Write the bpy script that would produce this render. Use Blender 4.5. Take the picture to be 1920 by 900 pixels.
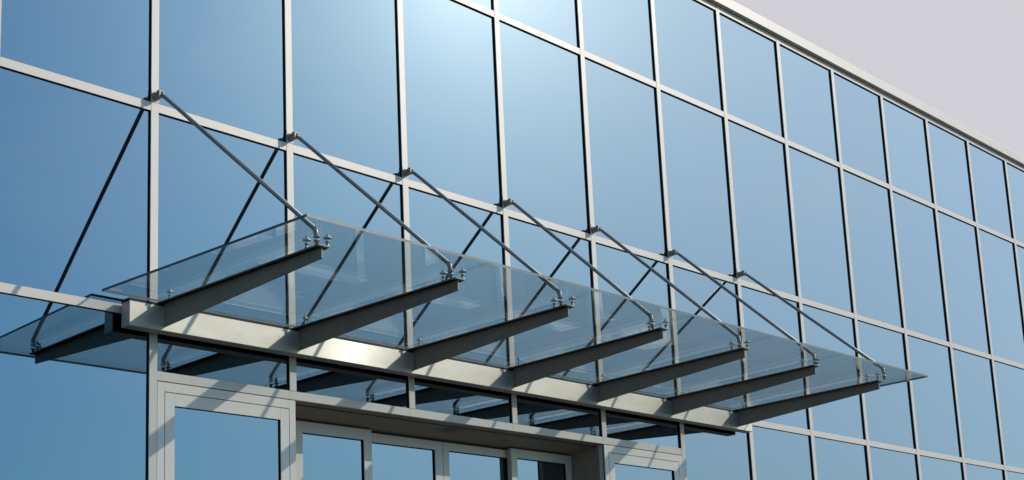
import bpy, bmesh, math, random
from mathutils import Vector, Matrix
random.seed(7)
for o in list(bpy.data.objects): bpy.data.objects.remove(o)
SC = bpy.context.scene
COL = SC.collection

# ------------------------------------------------------------------ camera
YAW, PITCH, ROLL = 0.8184, 0.2050, -0.0453
F, CX, CY = 2703.66, 960.0, 735.17          # pixels of the 1920 x 900 photograph
fw = Vector((math.sin(YAW)*math.cos(PITCH), math.cos(YAW)*math.cos(PITCH), math.sin(PITCH)))
r0 = Vector((math.cos(YAW), -math.sin(YAW), 0.0))
u0 = r0.cross(fw)
rt = math.cos(ROLL)*r0 + math.sin(ROLL)*u0
up = -math.sin(ROLL)*r0 + math.cos(ROLL)*u0
cam_d = bpy.data.cameras.new('camera')
cam = bpy.data.objects.new('camera', cam_d); COL.objects.link(cam)
M = Matrix((rt, up, -fw)).transposed().to_4x4()
M.translation = Vector((-5.3408, -8.3467, -4.1815))
cam.matrix_world = M
cam_d.sensor_fit = 'HORIZONTAL'; cam_d.sensor_width = 36.0
cam_d.lens = F*36.0/1920.0
cam_d.shift_x = (960.0-CX)/1920.0
cam_d.shift_y = (CY-450.0)/1920.0
cam_d.clip_start = 0.05; cam_d.clip_end = 8000
SC.camera = cam
SC.render.resolution_x, SC.render.resolution_y = 1024, 480

# ------------------------------------------------------------------ light
SUN = Vector((1.04, -1.0, 0.80)).normalized()     # towards the sun
elev = math.asin(SUN.z)
sun_d = bpy.data.lights.new('sun', 'SUN'); sun_d.energy = 2.6; sun_d.angle = math.radians(0.53)
sun_d.color = (1.0, 0.895, 0.775)
sun = bpy.data.objects.new('sun', sun_d); COL.objects.link(sun)
sun.rotation_euler = (-SUN).to_track_quat('-Z', 'Y').to_euler()
W = bpy.data.worlds.new('World'); SC.world = W; W.use_nodes = True
nt = W.node_tree; nt.nodes.clear()
def N(t, nodes, **k):
    n = nodes.new(t)
    for a, b in k.items(): setattr(n, a, b)
    return n
LOWF, GLW, GLA = 0.74, 3.6, 24.0
wo = N('ShaderNodeOutputWorld', nt.nodes); bg = N('ShaderNodeBackground', nt.nodes)
sky = N('ShaderNodeTexSky', nt.nodes, sky_type='NISHITA', sun_disc=False, sun_elevation=elev,
        sun_rotation=math.atan2(SUN.x, SUN.y), altitude=50, air_density=1.0, dust_density=0.4, ozone_density=1.2)
# thin high haze: it veils the sky on the far side of the building most, and glows round the sun
L = nt.links.new
tc = N('ShaderNodeTexCoord', nt.nodes)
def dotn(v):
    d = N('ShaderNodeVectorMath', nt.nodes, operation='DOT_PRODUCT'); d.inputs[1].default_value = v
    L(tc.outputs['Generated'], d.inputs[0]); return d.outputs['Value']
def mrange(val, a, b, c, d, kind='LINEAR'):
    m = N('ShaderNodeMapRange', nt.nodes, interpolation_type=kind)
    for k, v in zip(('From Min', 'From Max', 'To Min', 'To Max'), (a, b, c, d)): m.inputs[k].default_value = v
    L(val, m.inputs['Value']); return m.outputs['Result']
def mathn(op, a, b=None):
    m = N('ShaderNodeMath', nt.nodes, operation=op)
    for i, v in enumerate((a, b)):
        if v is None: continue
        if isinstance(v, (int, float)): m.inputs[i].default_value = v
        else: L(v, m.inputs[i])
    return m.outputs[0]
low = mrange(dotn((0, 0, 1)), 0.08, 0.45, LOWF, 1.06)              # the band near the horizon is duller
def veiled(src, fac, col):
    mix = N('ShaderNodeMix', nt.nodes, data_type='RGBA'); mix.inputs['B'].default_value = col
    L(fac, mix.inputs['Factor']); L(src, mix.inputs['A']); return mix.outputs['Result']
# faint wisps in the haze
wm = N('ShaderNodeMapping', nt.nodes); wm.inputs['Scale'].default_value = (1.0, 1.0, 2.6); wm.inputs['Rotation'].default_value = (0.3, 0.2, 0.5)
wn = N('ShaderNodeTexNoise', nt.nodes); wn.inputs['Scale'].default_value = 4.5; wn.inputs['Detail'].default_value = 5; wn.inputs['Roughness'].default_value = 0.5
L(tc.outputs['Generated'], wm.inputs[0]); L(wm.outputs[0], wn.inputs['Vector'])
wisp = mrange(wn.outputs['Fac'], 0.40, 0.72, 0.0, 1.0, 'SMOOTHSTEP')
eastf = mathn('ADD', mrange(dotn((0.9439, 0.3304, 0.0)), 0.05, 0.66, 0.0, 0.60, 'SMOOTHSTEP'), mathn('MULTIPLY', wisp, 0.16))
deep = N('ShaderNodeVectorMath', nt.nodes, operation='MULTIPLY'); deep.inputs[1].default_value = (0.50, 0.93, 1.15); L(sky.outputs[0], deep.inputs[0])
east = veiled(deep.outputs[0], eastf, (8.0, 9.4, 10.6, 1))
skl = N('ShaderNodeVectorMath', nt.nodes, operation='SCALE'); L(east, skl.inputs[0]); L(low, skl.inputs['Scale'])
ang = mathn('ARCCOSINE', mathn('MINIMUM', dotn(SUN), 0.999999))
def halo(width, amount): return mathn('MULTIPLY', mathn('EXPONENT', mathn('MULTIPLY', ang, -1.0/math.radians(width))), amount)
glow = mathn('ADD', halo(GLW, GLA), halo(14.0, 7.0))
gv = N('ShaderNodeVectorMath', nt.nodes, operation='SCALE'); gv.inputs[0].default_value = (1.0, 0.82, 0.66); L(glow, gv.inputs['Scale'])
ad = N('ShaderNodeVectorMath', nt.nodes, operation='ADD'); L(skl.outputs[0], ad.inputs[0]); L(gv.outputs[0], ad.inputs[1])
full = veiled(ad.outputs[0], mrange(dotn((0.62, 0.7846, 0.0)), 0.30, 0.75, 0.0, 0.985, 'SMOOTHSTEP'), (4.25, 4.13, 4.42, 1))
L(full, bg.inputs['Color'])
bg.inputs['Strength'].default_value = 0.15
L(bg.outputs[0], wo.inputs['Surface'])
SC.view_settings.view_transform = 'Standard'; SC.view_settings.look = 'None'
SC.view_settings.exposure = 0.0; SC.view_settings.gamma = 1.0
SC.view_settings.use_curve_mapping = False
SC.render.engine = 'CYCLES'
SC.cycles.max_bounces = 10; SC.cycles.glossy_bounces = 6; SC.cycles.transparent_max_bounces = 24
SC.cycles.sample_clamp_indirect = 6.0

# ------------------------------------------------------------------ materials
def base_mat(name):
    m = bpy.data.materials.new(name); m.use_nodes = True
    t = m.node_tree; b = t.nodes['Principled BSDF']; return m, t, b
def paint(name, col, rough=0.4, metal=0.0, mottle=0.05, scale=3.0, spec=0.5, bump=0.0):
    m, t, b = base_mat(name)
    tc = N('ShaderNodeTexCoord', t.nodes); nz = N('ShaderNodeTexNoise', t.nodes)
    nz.inputs['Scale'].default_value = scale; nz.inputs['Detail'].default_value = 6; nz.inputs['Roughness'].default_value = 0.6
    r = N('ShaderNodeMapRange', t.nodes); r.inputs['From Min'].default_value = 0.3; r.inputs['From Max'].default_value = 0.7
    r.inputs['To Min'].default_value = 1-mottle; r.inputs['To Max'].default_value = 1+mottle
    v = N('ShaderNodeVectorMath', t.nodes, operation='SCALE'); v.inputs[0].default_value = col
    t.links.new(tc.outputs['Object'], nz.inputs['Vector']); t.links.new(nz.outputs['Fac'], r.inputs['Value'])
    t.links.new(r.outputs['Result'], v.inputs['Scale']); t.links.new(v.outputs[0], b.inputs['Base Color'])
    r2 = N('ShaderNodeMapRange', t.nodes); r2.inputs['To Min'].default_value = rough-0.06; r2.inputs['To Max'].default_value = rough+0.06
    t.links.new(nz.outputs['Fac'], r2.inputs['Value']); t.links.new(r2.outputs['Result'], b.inputs['Roughness'])
    b.inputs['Metallic'].default_value = metal; b.inputs['Specular IOR Level'].default_value = spec
    if bump:
        bp = N('ShaderNodeBump', t.nodes); bp.inputs['Strength'].default_value = bump; bp.inputs['Distance'].default_value = 0.01
        t.links.new(nz.outputs['Fac'], bp.inputs['Height']); t.links.new(bp.outputs[0], b.inputs['Normal'])
    return m
ALU = paint('powder_coated_aluminium', (0.535, 0.48, 0.415), 0.42, 0.0, 0.03, 2.0)
DOORALU = paint('door_aluminium', (0.61, 0.55, 0.475), 0.42, 0.0, 0.03, 2.0)
RUBBER = paint('black_rubber_gasket', (0.010, 0.011, 0.012), 0.6, 0.0, 0.1, 20, 0.3)
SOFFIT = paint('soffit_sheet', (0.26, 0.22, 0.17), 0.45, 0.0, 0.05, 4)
STUD = paint('polished_stainless_steel', (0.48, 0.47, 0.44), 0.36, 1.0, 0.05, 30)
ROD = paint('brushed_steel_tube', (0.27, 0.255, 0.235), 0.38, 0.6, 0.1, 12)
RAFTER = paint('satin_steel_plate', (0.235, 0.195, 0.148), 0.48, 0.15, 0.10, 5)
CONCRETE = paint('concrete_paving', (0.085, 0.078, 0.068), 0.85, 0.0, 0.15, 0.8, 0.3)
WALLM = paint('plain_render', (0.35, 0.34, 0.32), 0.9, 0.0, 0.08, 1.0, 0.3)

def steel_header():
    m, t, b = base_mat('stainless_header_steel')
    tc = N('ShaderNodeTexCoord', t.nodes); mp = N('ShaderNodeMapping', t.nodes); mp.inputs['Scale'].default_value = (1.6, 1.6, 4.0)
    nz = N('ShaderNodeTexNoise', t.nodes); nz.inputs['Scale'].default_value = 2.2; nz.inputs['Detail'].default_value = 10; nz.inputs['Roughness'].default_value = 0.62
    cr = N('ShaderNodeValToRGB', t.nodes)
    cr.color_ramp.elements[0].position = 0.30; cr.color_ramp.elements[0].color = (0.40, 0.37, 0.325, 1)
    cr.color_ramp.elements[1].position = 0.62; cr.color_ramp.elements[1].color = (0.47, 0.44, 0.385, 1)
    L = t.links.new
    L(tc.outputs['Object'], mp.inputs[0]); L(mp.outputs[0], nz.inputs['Vector']); L(nz.outputs['Fac'], cr.inputs[0]); L(cr.outputs[0], b.inputs['Base Color'])
    r2 = N('ShaderNodeMapRange', t.nodes); r2.inputs['From Min'].default_value = 0.3; r2.inputs['From Max'].default_value = 0.7
    r2.inputs['To Min'].default_value = 0.20; r2.inputs['To Max'].default_value = 0.24
    L(nz.outputs['Fac'], r2.inputs['Value'])
    b.inputs['Metallic'].default_value = 0.6; b.inputs['Roughness'].default_value = 0.5
    # the brushing runs along the beam: a second, narrow sheen stretched across the brushing
    tg = N('ShaderNodeTangent', t.nodes, direction_type='RADIAL', axis='Z')
    an = N('ShaderNodeBsdfAnisotropic', t.nodes); an.inputs['Anisotropy'].default_value = 0.8; an.inputs['Rotation'].default_value = 0.0
    an.inputs['Color'].default_value = (0.9, 0.88, 0.82, 1)
    L(tg.outputs[0], an.inputs['Tangent']); L(r2.outputs['Result'], an.inputs['Roughness'])
    mx = N('ShaderNodeMixShader', t.nodes); mx.inputs[0].default_value = 0.022
    out = t.nodes['Material Output']; L(b.outputs[0], mx.inputs[1]); L(an.outputs[0], mx.inputs[2]); L(mx.outputs[0], out.inputs['Surface'])
    return m
HEADER = steel_header()

def facing_power(t, power, scale=1.0, bias=0.0):
    # (1 - cos of the viewing angle) ** power, the way plain glass grows more reflective at a slant
    L = t.links.new
    g = N('ShaderNodeNewGeometry', t.nodes)
    d = N('ShaderNodeVectorMath', t.nodes, operation='DOT_PRODUCT'); a = N('ShaderNodeMath', t.nodes, operation='ABSOLUTE')
    s = N('ShaderNodeMath', t.nodes, operation='SUBTRACT'); s.inputs[0].default_value = 1.0
    p = N('ShaderNodeMath', t.nodes, operation='POWER'); p.inputs[1].default_value = power
    q = N('ShaderNodeMath', t.nodes, operation='MULTIPLY_ADD'); q.inputs[1].default_value = scale; q.inputs[2].default_value = bias
    L(g.outputs['Incoming'], d.inputs[0]); L(g.outputs['Normal'], d.inputs[1]); L(d.outputs['Value'], a.inputs[0]); L(a.outputs[0], s.inputs[1])
    L(s.outputs[0], p.inputs[0]); L(p.outputs[0], q.inputs[0]); return q.outputs[0]
def facade_glass():
    m = bpy.data.materials.new('solar_control_glass'); m.use_nodes = True
    t = m.node_tree; t.nodes.clear(); L = t.links.new
    out = N('ShaderNodeOutputMaterial', t.nodes); gl = N('ShaderNodeBsdfGlossy', t.nodes); gl.inputs['Roughness'].default_value = 0.0
    mc = N('ShaderNodeMix', t.nodes, data_type='RGBA')
    mc.inputs['A'].default_value = (0.150, 0.210, 0.255, 1); mc.inputs['B'].default_value = (0.95, 0.97, 1, 1)
    L(facing_power(t, 3.2), mc.inputs['Factor'])
    oi = N('ShaderNodeObjectInfo', t.nodes); rv = N('ShaderNodeMapRange', t.nodes); rv.inputs['To Min'].default_value = 0.97; rv.inputs['To Max'].default_value = 1.03
    sv = N('ShaderNodeVectorMath', t.nodes, operation='SCALE'); L(oi.outputs['Random'], rv.inputs['Value']); L(rv.outputs['Result'], sv.inputs['Scale'])
    L(mc.outputs['Result'], sv.inputs[0]); L(sv.outputs[0], gl.inputs['Color'])
    tc = N('ShaderNodeTexCoord', t.nodes); nz = N('ShaderNodeTexNoise', t.nodes); nz.inputs['Scale'].default_value = 0.9; nz.inputs['Detail'].default_value = 1.0
    bp = N('ShaderNodeBump', t.nodes); bp.inputs['Strength'].default_value = 1.0; bp.inputs['Distance'].default_value = 0.0009
    L(tc.outputs['Object'], nz.inputs['Vector']); L(nz.outputs['Fac'], bp.inputs['Height']); L(bp.outputs[0], gl.inputs['Normal'])
    L(gl.outputs[0], out.inputs['Surface'])
    return m
GLASS = facade_glass()

def canopy_glass():
    m = bpy.data.materials.new('laminated_canopy_glass'); m.use_nodes = True
    t = m.node_tree; t.nodes.clear(); L = t.links.new
    out = N('ShaderNodeOutputMaterial', t.nodes); mx = N('ShaderNodeMixShader', t.nodes)
    tr = N('ShaderNodeBsdfTransparent', t.nodes); tr.inputs[0].default_value = (0.905, 0.94, 0.94, 1)
    gl = N('ShaderNodeBsdfGlossy', t.nodes); gl.inputs['Roughness'].default_value = 0.0; gl.inputs['Color'].default_value = (0.95, 0.98, 1, 1)
    g = N('ShaderNodeNewGeometry', t.nodes)
    d = N('ShaderNodeVectorMath', t.nodes, operation='DOT_PRODUCT'); a = N('ShaderNodeMath', t.nodes, operation='ABSOLUTE')
    s = N('ShaderNodeMath', t.nodes, operation='SUBTRACT'); s.inputs[0].default_value = 1.0
    p = N('ShaderNodeMath', t.nodes, operation='POWER'); p.inputs[1].default_value = 5.0
    q = N('ShaderNodeMath', t.nodes, operation='MULTIPLY_ADD'); q.inputs[1].default_value = 0.96; q.inputs[2].default_value = 0.04
    L(g.outputs['Incoming'], d.inputs[0]); L(g.outputs['Normal'], d.inputs[1]); L(d.outputs['Value'], a.inputs[0]); L(a.outputs[0], s.inputs[1])
    L(s.outputs[0], p.inputs[0]); L(p.outputs[0], q.inputs[0]); L(q.outputs[0], mx.inputs[0]); L(tr.outputs[0], mx.inputs[1]); L(gl.outputs[0], mx.inputs[2])
    L(mx.outputs[0], out.inputs['Surface'])
    return m
CGLASS = canopy_glass()
CEDGE = paint('polished_glass_edge', (0.085, 0.100, 0.095), 0.25, 0.0, 0.1, 10, 0.6)

def add_painted_reflection(m, centre, size, depth):
    # a blurred dark reflection painted into the soffit colour at one spot
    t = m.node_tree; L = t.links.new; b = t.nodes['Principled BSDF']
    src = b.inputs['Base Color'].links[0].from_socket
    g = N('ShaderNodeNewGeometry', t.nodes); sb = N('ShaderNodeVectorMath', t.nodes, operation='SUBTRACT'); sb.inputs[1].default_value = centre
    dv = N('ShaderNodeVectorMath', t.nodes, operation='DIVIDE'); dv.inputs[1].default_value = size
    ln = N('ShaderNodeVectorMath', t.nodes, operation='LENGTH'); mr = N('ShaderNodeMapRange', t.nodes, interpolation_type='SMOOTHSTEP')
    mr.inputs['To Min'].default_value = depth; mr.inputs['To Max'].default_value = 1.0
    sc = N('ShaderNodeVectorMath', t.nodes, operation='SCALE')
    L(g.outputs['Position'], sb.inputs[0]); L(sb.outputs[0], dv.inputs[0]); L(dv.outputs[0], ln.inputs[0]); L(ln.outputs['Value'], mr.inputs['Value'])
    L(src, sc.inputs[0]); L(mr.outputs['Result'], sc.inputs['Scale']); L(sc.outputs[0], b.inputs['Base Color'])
add_painted_reflection(SOFFIT, (2.98, 0.20, -2.0), (0.20, 0.13, 0.3), 0.25)

# ------------------------------------------------------------------ helpers
def obj(name, bm, mats, parent=None, smooth=False, bevel=0.0):
    bmesh.ops.recalc_face_normals(bm, faces=bm.faces)
    me = bpy.data.meshes.new(name); bm.to_mesh(me); bm.free()
    if not isinstance(mats, (list, tuple)): mats = [mats]
    for m in mats: me.materials.append(m)
    if smooth:
        for p in me.polygons: p.use_smooth = True
    o = bpy.data.objects.new(name, me); COL.objects.link(o)
    if parent is not None: o.parent = parent
    if bevel:
        b = o.modifiers.new('bevel', 'BEVEL'); b.width = bevel; b.segments = 2; b.limit_method = 'ANGLE'
    return o
def box(bm, x0, x1, y0, y1, z0, z1, mat=0):
    vs = [bm.verts.new(c) for c in ((x0,y0,z0),(x1,y0,z0),(x1,y1,z0),(x0,y1,z0),(x0,y0,z1),(x1,y0,z1),(x1,y1,z1),(x0,y1,z1))]
    fs = []
    for q in ((0,3,2,1),(4,5,6,7),(0,1,5,4),(1,2,6,5),(2,3,7,6),(3,0,4,7)):
        f = bm.faces.new([vs[i] for i in q]); f.material_index = mat; fs.append(f)
    return fs
def hexa(bm, pts, mat=0):
    vs = [bm.verts.new(c) for c in pts]
    fs = []
    for q in ((0,3,2,1),(4,5,6,7),(0,1,5,4),(1,2,6,5),(2,3,7,6),(3,0,4,7)):
        f = bm.faces.new([vs[i] for i in q]); f.material_index = mat; fs.append(f)
    return fs
def tube(bm, path, radii, n=16, mat=0):
    path = [Vector(p) for p in path]
    if not isinstance(radii, (list, tuple)): radii = [radii]*len(path)
    rings = []; side = None
    for i, p in enumerate(path):
        a = path[max(i-1,0)]; b = path[min(i+1,len(path)-1)]
        t = (b-a).normalized()
        if side is None: side = t.orthogonal().normalized()
        side = (side - t*side.dot(t)).normalized(); nn = t.cross(side)
        rings.append([bm.verts.new(p + radii[i]*(math.cos(2*math.pi*k/n)*side + math.sin(2*math.pi*k/n)*nn)) for k in range(n)])
    for i in range(len(rings)-1):
        for k in range(n):
            f = bm.faces.new((rings[i][k], rings[i][(k+1)%n], rings[i+1][(k+1)%n], rings[i+1][k])); f.material_index = mat; f.smooth = True
    for r in (rings[0], rings[-1]):
        f = bm.faces.new(r); f.material_index = mat
def lathe(bm, base, prof, n=20, mat=0):
    # prof: (z offset, radius)
    base = Vector(base); rings = []
    for z, r in prof:
        rings.append([bm.verts.new(base + Vector((r*math.cos(2*math.pi*k/n), r*math.sin(2*math.pi*k/n), z))) for k in range(n)])
    for i in range(len(rings)-1):
        for k in range(n):
            f = bm.faces.new((rings[i][k], rings[i][(k+1)%n], rings[i+1][(k+1)%n], rings[i+1][k])); f.material_index = mat
    bm.faces.new(rings[0]); bm.faces.new(rings[-1])
def thing(name, label, cat, loc):
    o = bpy.data.objects.new(name, None); COL.objects.link(o); o.location = loc
    o['label'] = label; o['category'] = cat; return o
NEW = bmesh.new

# ------------------------------------------------------------------ setting
GZ = -5.25
bm = NEW(); box(bm, -1500, 1500, -1500, 1500, GZ-0.5, GZ)
g = obj('ground', bm, CONCRETE); g['kind'] = 'structure'

# ------------------------------------------------------------------ the glass building
BW = 1.2; MW = 0.0623; TH = 0.0644
ZT = {5: 3.1588, 4: 1.894, 3: 0.0, 2: -1.5244}
IDX = list(range(-3, 19))
X = lambda i: i*BW
B = thing('office_building', 'long glass office building with pale metal grid behind the canopy', 'building', (X(8), 6, GZ))
def bobj(name, bm, mats, **k):
    par = k.pop('parent', None)
    if par is None:
        bmesh.ops.translate(bm, verts=bm.verts, vec=-Vector(B.location)); par = B
    else:
        bmesh.ops.translate(bm, verts=bm.verts, vec=-Vector(B.location))
    return obj(name, bm, mats, par, **k)
GY = 0.0205          # glass plane behind the face of the cover caps
GZ1 = GY-0.001
# mullions: pale cover cap, black gasket behind it
for i in IDX:
    x = X(i); bm = NEW()
    top = ZT[5]+0.034
    bot = GZ+0.02
    spans = [(bot, top)]
    if 1 <= i <= 4: spans = [(-1.9175, top)]
    for a, b in spans:
        box(bm, x-MW/2, x+MW/2, 0, 0.007, a, b)
        box(bm, x-MW/2+0.0025, x+MW/2-0.0025, 0.007, GZ1+0.004, a, b, 1)
    bobj('mullion', bm, [ALU, RUBBER], bevel=0.0012)
# transoms between the mullions
for j, z in ZT.items():
    for i in IDX[:-1]:
        bm = NEW(); x0, x1 = X(i)+MW/2+0.0008, X(i+1)-MW/2-0.0008
        box(bm, x0, x1, 0.002, 0.009, z-TH/2, z+TH/2)
        box(bm, x0, x1, 0.009, GZ1+0.004, z-TH/2+0.0025, z+TH/2-0.0025, 1)
        bobj('transom', bm, [ALU, RUBBER], bevel=0.0012)
# door-height transom over the entrance
H1T, H1B = -1.9195, -1.984
for i in range(0, 5):
    x0, x1 = X(i)+MW/2+0.0008, X(i+1)-MW/2-0.0008
    bm = NEW()
    if i > 0: x0 = X(i)-MW/2
    x1 = X(i+1)-MW/2-0.0008
    box(bm, x0, x1, 0.002, 0.03, H1B, H1T)
    bobj('transom', bm, [ALU, RUBBER], bevel=0.0012)
# window panes
def pane(x0, x1, z0, z1, y=GY, name='window_pane', parent=None, dz=0.01, t=0.02):
    bm = NEW(); tx, tz = random.uniform(-0.0009, 0.0009), random.uniform(-0.0009, 0.0009)      # panes are never set quite true
    if z1-z0 > 1.0: tz *= 0.5
    yy = lambda x, z: y + tx*(x-(x0+x1)/2) + tz*(z-(z0+z1)/2)
    hexa(bm, [(x0,yy(x0,z0),z0),(x1,yy(x1,z0),z0),(x1,y+t,z0),(x0,y+t,z0),(x0,yy(x0,z1),z1),(x1,yy(x1,z1),z1),(x1,y+t,z1),(x0,y+t,z1)])
    o = bobj(name, bm, GLASS, parent=parent); return o
rows = [(ZT[4], ZT[5]), (ZT[3], ZT[4]), (ZT[2], ZT[3])]
for i in IDX[:-1]:
    a, b = X(i)+0.006, X(i+1)-0.006
    for z0, z1 in rows: pane(a, b, z0+0.006, z1-0.006)
    if 0 <= i <= 4: pane(a, b, H1T-0.02, ZT[2]-0.006)
    else: pane(a, b, GZ+0.12, ZT[2]-0.006)
# base rail
for i in IDX[:-1]:
    if not 0 <= i <= 4:
        bm = NEW(); box(bm, X(i)+MW/2, X(i+1)-MW/2, 0.003, 0.02, GZ, GZ+0.15); bobj('base_rail', bm, ALU, bevel=0.001)
# roof edge
xs = [-1.0+1.0, 0]
XL, XR = X(IDX[0])-0.05, X(IDX[-1])+0.05
cuts = [10.218 + 2.083*k for k in range(-8, 7)]
cuts = [XL] + [c for c in cuts if XL+0.3 < c < XR-0.3] + [XR]
for a, b in zip(cuts[:-1], cuts[1:]):
    bm = NEW()
    z0, z1 = ZT[5]+0.0365, ZT[5]+0.176
    prof = [(-0.052, z0), (-0.052, z1-0.02), (-0.046, z1-0.006), (-0.035, z1), (0.32, z1+0.02), (0.32, z1-0.005), (-0.040, z1-0.024), (-0.040, z0+0.012), (0.06, z0+0.012), (0.06, z0)]
    va = [bm.verts.new((a+0.001, y, z)) for y, z in prof]; vb = [bm.verts.new((b-0.001, y, z)) for y, z in prof]
    for k in range(len(prof)): bm.faces.new((va[k], va[(k+1)%len(prof)], vb[(k+1)%len(prof)], vb[k]))
    bm.faces.new(va); bm.faces.new(vb)
    bobj('roof_fascia', bm, ALU)
# body of the building behind the glass skin
bm = NEW(); D = 12.0
box(bm, XL+0.02, XR-0.02, D, D+0.25, GZ, ZT[5]+0.15)
bobj('rear_wall', bm, WALLM)
for a in (XL, XR-0.25):
    bm = NEW(); box(bm, a, a+0.25, 0.05, D-0.002, GZ, ZT[5]+0.02); bobj('side_wall', bm, WALLM)
bm = NEW(); box(bm, XL+0.252, XR-0.252, 0.33, D-0.002, ZT[5]-0.1, ZT[5]+0.05); bobj('roof', bm, WALLM)
bm = NEW(); box(bm, XL+0.252, XR-0.252, 0.62, D-0.002, -1.62, -1.40); bobj('floor_slab', bm, WALLM)

# ---- side doors (bay 0 and bay 4)
def ring(bm, x0, x1, z0, z1, wx, wz, y0, y1, wb=None, mat=0):
    wb = wz if wb is None else wb
    box(bm, x0, x0+wx, y0, y1, z0, z1, mat); box(bm, x1-wx, x1, y0, y1, z0, z1, mat)
    box(bm, x0+wx, x1-wx, y0, y1, z1-wz, z1, mat)
    if wb > 0: box(bm, x0+wx, x1-wx, y0, y1, z0, z0+wb, mat)
def side_door(x0, x1):
    top = -1.9905
    bm = NEW(); ring(bm, x0, x1, GZ+0.01, top, 0.0565, 0.0655, 0.001, 0.07, 0.03)
    fr = bobj('side_door', bm, DOORALU, bevel=0.0012)
    # black reveal behind the joints
    bm = NEW(); ring(bm, x0-0.004, x1+0.002, GZ+0.012, top+0.0035, 0.075, 0.085, 0.012, 0.020, 0.05)
    bobj('gasket', bm, RUBBER, parent=fr)
    bm = NEW(); ring(bm, x0+0.0612, x1-0.0612, GZ+0.045, top-0.0705, 0.0778, 0.0885, 0.001, 0.05, 0.16)
    lf = bobj('door_leaf', bm, DOORALU, parent=fr, bevel=0.0012)
    bm = NEW(); ring(bm, x0+0.1355, x1-0.1355, GZ+0.2, top-0.1555, 0.006, 0.006, 0.007, 0.03)
    bobj('gasket', bm, RUBBER, parent=fr)
    pane(x0+0.137, x1-0.137, GZ+0.2, top-0.157, y=0.019, parent=fr)
    # handle bar
    bm = NEW(); hx = x1-0.10
    tube(bm, [(hx, -0.055, GZ+0.85), (hx, -0.055, GZ+1.45)], 0.012)
    for hz in (GZ+0.92, GZ+1.38): tube(bm, [(hx, -0.055, hz), (hx, 0.002, hz)], 0.008)
    bobj('door_handle', bm, STUD, parent=fr)
    return fr
side_door(0.034, 1.2185)
side_door(4.782, 5.9855-0.02+0.0025)

# ---- recessed entrance portal (bays 1 to 3)
PL, PR = 1.222, 4.780; DY = 0.40; DT = -2.034
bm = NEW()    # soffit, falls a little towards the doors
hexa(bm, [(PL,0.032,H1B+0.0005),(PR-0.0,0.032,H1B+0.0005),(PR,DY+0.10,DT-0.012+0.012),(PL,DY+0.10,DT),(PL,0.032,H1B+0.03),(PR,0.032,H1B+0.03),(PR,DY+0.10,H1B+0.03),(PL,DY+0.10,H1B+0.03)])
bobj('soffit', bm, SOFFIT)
bm = NEW(); box(bm, PL, PR, 0.105, 0.108, H1B-0.013, H1B-0.003); bobj('soffit_joint', bm, RUBBER)
bm = NEW(); box(bm, PR+0.0005, PR+0.045, 0.0715, 0.104, GZ, H1B-0.002); box(bm, PR+0.0005, PR+0.045, 0.1085, DY+0.1, GZ, H1B-0.002)
box(bm, PR+0.003, PR+0.04, 0.104, 0.1085, GZ, H1B-0.002, 1)
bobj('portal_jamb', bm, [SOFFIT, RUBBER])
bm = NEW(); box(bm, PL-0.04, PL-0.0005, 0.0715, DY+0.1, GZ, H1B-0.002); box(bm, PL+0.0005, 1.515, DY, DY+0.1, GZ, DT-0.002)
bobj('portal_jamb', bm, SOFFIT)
def door_panel(x0, x1, gx0, gx1, y, ztop, gtop, name):
    bm = NEW()
    zb = GZ+0.03
    box(bm, x0, gx0, y, y+0.045, zb, ztop); box(bm, gx1, x1, y, y+0.045, zb, ztop)
    box(bm, gx0, gx1, y, y+0.045, gtop, ztop); box(bm, gx0, gx1, y, y+0.045, zb, zb+0.12)
    fr = bobj(name, bm, DOORALU, bevel=0.0012)
    bm = NEW(); w = 0.006
    ring(bm, gx0-0.001, gx1+0.001, zb+0.118, gtop+0.001, w, w, y+0.008, y+0.03)
    bobj('gasket', bm, RUBBER, parent=fr)
    pane(gx0-0.0005, gx1+0.0005, zb+0.119, gtop+0.0005, y=y+0.020, parent=fr, t=0.018)
    return fr
door_panel(1.518, 2.307, 1.598, 2.225, DY, DT-0.006, -2.130, 'fixed_door_panel')
door_panel(3.954, 4.772, 4.032, 4.693, DY, DT-0.006, -2.122, 'fixed_door_panel')
S = DY+0.055
door_panel(2.235, 3.157, 2.34, 3.068, S, -2.050, -2.126, 'sliding_door')
door_panel(3.162, 4.02, 3.234, 3.966, S, -2.050, -2.120, 'sliding_door')
bm = NEW(); box(bm, PL, PR, S+0.05, S+0.09, -2.20, DT); bobj('door_track', bm, RUBBER)
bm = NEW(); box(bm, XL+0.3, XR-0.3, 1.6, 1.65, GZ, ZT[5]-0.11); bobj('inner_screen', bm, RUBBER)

# ------------------------------------------------------------------ entrance canopy
C = thing('entrance_canopy', 'long glass entrance canopy on tapered steel beams hung from slanting rods', 'canopy', (3.4, -0.03, -1.6))
def cobj(name, bm, mats, parent=None, **k):
    bmesh.ops.translate(bm, verts=bm.verts, vec=-Vector(C.location))
    return obj(name, bm, mats, parent or C, **k)
YH = -0.137; HL, HR = -0.274, 7.022; HB, HTOP = -1.670, -1.4985
bm = NEW(); box(bm, HL, HR, YH, -0.036, HB, HTOP)
hb = cobj('header_beam', bm, HEADER, bevel=0.003)
bm = NEW(); box(bm, HL+0.004, HR-0.004, -0.0355, -0.030, HB+0.004, HTOP-0.004)
cobj('added_dark_strip', bm, RUBBER)  # black strip added to keep the beam's back dark in the facade glass
bm = NEW(); box(bm, HL+0.001, HR-0.001, YH+0.006, -0.034, HTOP+0.0005, HTOP+0.022)
cobj('sealing_strip', bm, RUBBER)
bm = NEW()
for k in range(9):
    xx = -0.15 + k*0.88
    box(bm, xx, xx+0.12, -0.0295, -0.0003, HB+0.03, HTOP-0.03)
cobj('wall_anchor', bm, RUBBER)
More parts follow.
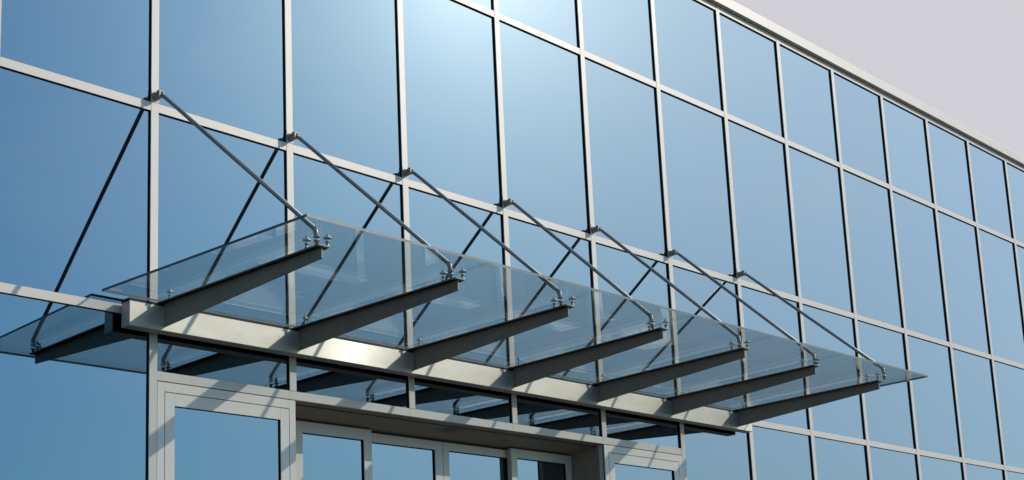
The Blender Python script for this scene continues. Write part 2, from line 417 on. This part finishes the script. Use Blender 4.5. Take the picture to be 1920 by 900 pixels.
roots = [-0.005, 1.152, 2.297, 3.450, 4.563, 5.667, 6.766]
tips = [0.083, 1.251, 2.370, 3.486, 4.602, 5.698, 6.820]
YW, YF = -1.73, -1.752
ZR_T, ZT_T = -1.470, -1.4465      # top of flange at root and tip
def fl(y):                         # flange top height along y
    return ZR_T + (ZT_T-ZR_T)*(y-YH)/(YF-YH)
FWD = 0.046; FTH = 0.009; WT = 0.006
for i in range(7):
    a, b = roots[i]+0.006, tips[i]
    xat = lambda y: a + (b-a)*(y-YH)/(YF-YH)
    bm = NEW()                     # tapered web
    ys = (YH-0.0005, YW)
    zt = [fl(y)-FTH-0.0003 for y in ys]; zb = [-1.642, -1.5265]
    x0, x1 = xat(ys[0]), xat(ys[1])
    hexa(bm, [(x0-WT,ys[0],zb[0]),(x0+WT,ys[0],zb[0]),(x1+WT,ys[1],zb[1]),(x1-WT,ys[1],zb[1]),
              (x0-WT,ys[0],zt[0]),(x0+WT,ys[0],zt[0]),(x1+WT,ys[1],zt[1]),(x1-WT,ys[1],zt[1])])
    rf = cobj('rafter', bm, RAFTER, bevel=0.001)
    bm = NEW(); ya, yb = YH+0.07, YF
    x0, x1 = xat(ya), xat(yb); za, zz = fl(ya), fl(yb)
    hexa(bm, [(x0-FWD,ya,za-FTH),(x0+FWD,ya,za-FTH),(x1+FWD,yb,zz-FTH),(x1-FWD,yb,zz-FTH),
              (x0-FWD,ya,za),(x0+FWD,ya,za),(x1+FWD,yb,zz),(x1-FWD,yb,zz)])
    cobj('flange', bm, RAFTER, parent=rf, bevel=0.001)
    bm = NEW()
    for s0, s1 in ((-FWD+0.002, -WT-0.001), (WT+0.001, FWD-0.002)):      # black strips stand in for the shade under the flange
        hexa(bm, [(x0+s0,ya,za-FTH-0.003),(x0+s1,ya,za-FTH-0.003),(x1+s1,yb+0.03,zz-FTH-0.003),(x1+s0,yb+0.03,zz-FTH-0.003),
                  (x0+s0,ya,za-FTH-0.0005),(x0+s1,ya,za-FTH-0.0005),(x1+s1,yb+0.03,zz-FTH-0.0005),(x1+s0,yb+0.03,zz-FTH-0.0005)])
    cobj('flange_shade_strip', bm, RUBBER, parent=rf)
    bm = NEW(); x0 = xat(YH)
    for s in (-1, 1):
        for z0, z1 in ((-1.555, -1.500), (-1.628, -1.572)):
            box(bm, x0+s*(WT+0.0035)-0.003, x0+s*(WT+0.0035)+0.003, YH-0.014, YH-0.0005, z0, z1)
    cobj('weld', bm, STUD, parent=rf)

# glass panes, joints over the rafters
gx_back = [-0.43] + [r for r in roots[1:6]] + [7.16]
gx_front = [-0.262] + [t + (t-r)*0.17 for r, t in zip(roots[1:6], tips[1:6])] + [7.258]
YGB, YGF = -0.045, -2.014
ZGB, ZGF = -1.4455, -1.4075; GT = 0.0175
for i in range(6):
    gap = 0.0004
    a0, a1 = gx_back[i]+gap, gx_back[i+1]-gap; b0, b1 = gx_front[i]+gap, gx_front[i+1]-gap
    bm = NEW()
    fs = hexa(bm, [(a0,YGB,ZGB),(a1,YGB,ZGB),(b1,YGF,ZGF),(b0,YGF,ZGF),(a0,YGB,ZGB+GT),(a1,YGB,ZGB+GT),(b1,YGF,ZGF+GT),(b0,YGF,ZGF+GT)])
    for f in (fs[2], fs[4]): f.material_index = 1                 # outer edges; the joints between panes are clear silicone
    if i == 0: fs[5].material_index = 1
    if i == 5: fs[3].material_index = 1
    cobj('canopy_glass', bm, [CGLASS, CEDGE])
def gl_z(y): return ZGB + (ZGF-ZGB)*(y-YGB)/(YGF-YGB)

# point fixings that hold the glass on the flanges
def fixing(x, y, s=1.0):
    z = fl(max(y, YF)); zg = gl_z(y)
    bm = NEW()
    lathe(bm, (x, y, z), [(0.0005, 0.014*s), (0.006, 0.014*s), (0.007, 0.009*s), (zg-z-0.013, 0.009*s), (zg-z-0.012, 0.012*s), (zg-z-0.004, 0.015*s), (zg-z-0.0004, 0.015*s)])
    top = zg+GT+0.0004
    lathe(bm, (x, y, top), [(0, 0.027*s), (0.006, 0.027*s), (0.010, 0.020*s), (0.011, 0.012*s), (0.020, 0.012*s), (0.025, 0.008*s), (0.027, 0.003*s)])
    cobj('glass_fixing', bm, STUD, smooth=False)
for i in range(7):
    a, b = roots[i]+0.006, tips[i]
    xat = lambda y: a + (b-a)*(y-YH)/(YF-YH)
    fixing(xat(-1.64)-0.036, -1.632); 
    fixing(xat(-1.75)+(0.036 if i < 6 else -0.036), -1.742 if i == 6 else -1.738)
    fixing(xat(-0.24)-0.03, -0.235, 0.8)

# tie rods from the mullions to the rafter tips
base = [(0.052,-1.715),(1.21,-1.70),(2.32,-1.70),(3.42,-1.68),(4.58,-1.70),(5.72,-1.72),(6.80,-1.80)]
BASEFIX = None
ROOTZ = 0.072; RY = -0.078
for i in range(7):
    x = X(i)
    # bracket on the mullion
    bm = NEW(); box(bm, x-MW/2+0.0005, x+MW/2-0.0005, -0.0035, -0.0003, 0.036, 0.132)
    br = cobj('wall_bracket', bm, ALU, bevel=0.001)
    bm = NEW(); tube(bm, [(x,-0.004,0.078), (x,-0.010,0.078), (x,-0.012,0.077), (x,-0.050,0.075)], [0.034, 0.034, 0.029, 0.025], 20)
    box(bm, x-0.022, x+0.022, -0.086, -0.0505, 0.054, 0.101)
    cobj('clevis', bm, RAFTER, parent=br, bevel=0.002)
    bm = NEW(); tube(bm, [(x-0.0255,-0.070,0.080), (x+0.0255,-0.070,0.080)], 0.008, 12); tube(bm, [(x+0.004,-0.0865,0.082), (x+0.004,-0.0885,0.082)], 0.009, 12, 1)
    cobj('bolt', bm, [STUD, RUBBER], parent=br)
    bx, by = base[i]; bz = gl_z(by)+GT+0.001
    p0 = Vector((x, -0.074, 0.078)); kn = Vector((bx-0.004, by+0.006, bz+0.052)); p1 = Vector((bx, by, bz))
    d = (kn-p0).normalized()
    bm = NEW(); r = 0.0150
    tube(bm, [p0, p0+d*0.035, p0+d*0.05, kn-d*0.01], [0.0085, 0.0085, r, r])
    rd = cobj('tie_rod', bm, ROD)
    bm = NEW()
    tube(bm, [kn-d*0.012, kn-d*0.004, kn+Vector((0.0,-0.001,-0.006)), kn+Vector((0.002,-0.003,-0.02)), p1+Vector((0,0,0.010)), p1+Vector((0,0,0.009)), p1], [0.0165, 0.0175, 0.0175, 0.0165, 0.0155, 0.021, 0.021], 16)
    cobj('rod_foot', bm, ROD, parent=rd)
    bm = NEW(); zfl = fl(max(by, YF))
    tube(bm, [(bx,by,gl_z(by)-0.0004), (bx,by,gl_z(by)-0.006), (bx,by,gl_z(by)-0.007), (bx,by,zfl-0.002)], [0.02, 0.02, 0.011, 0.011], 14)
    cobj('rod_stem', bm, STUD, parent=rd)
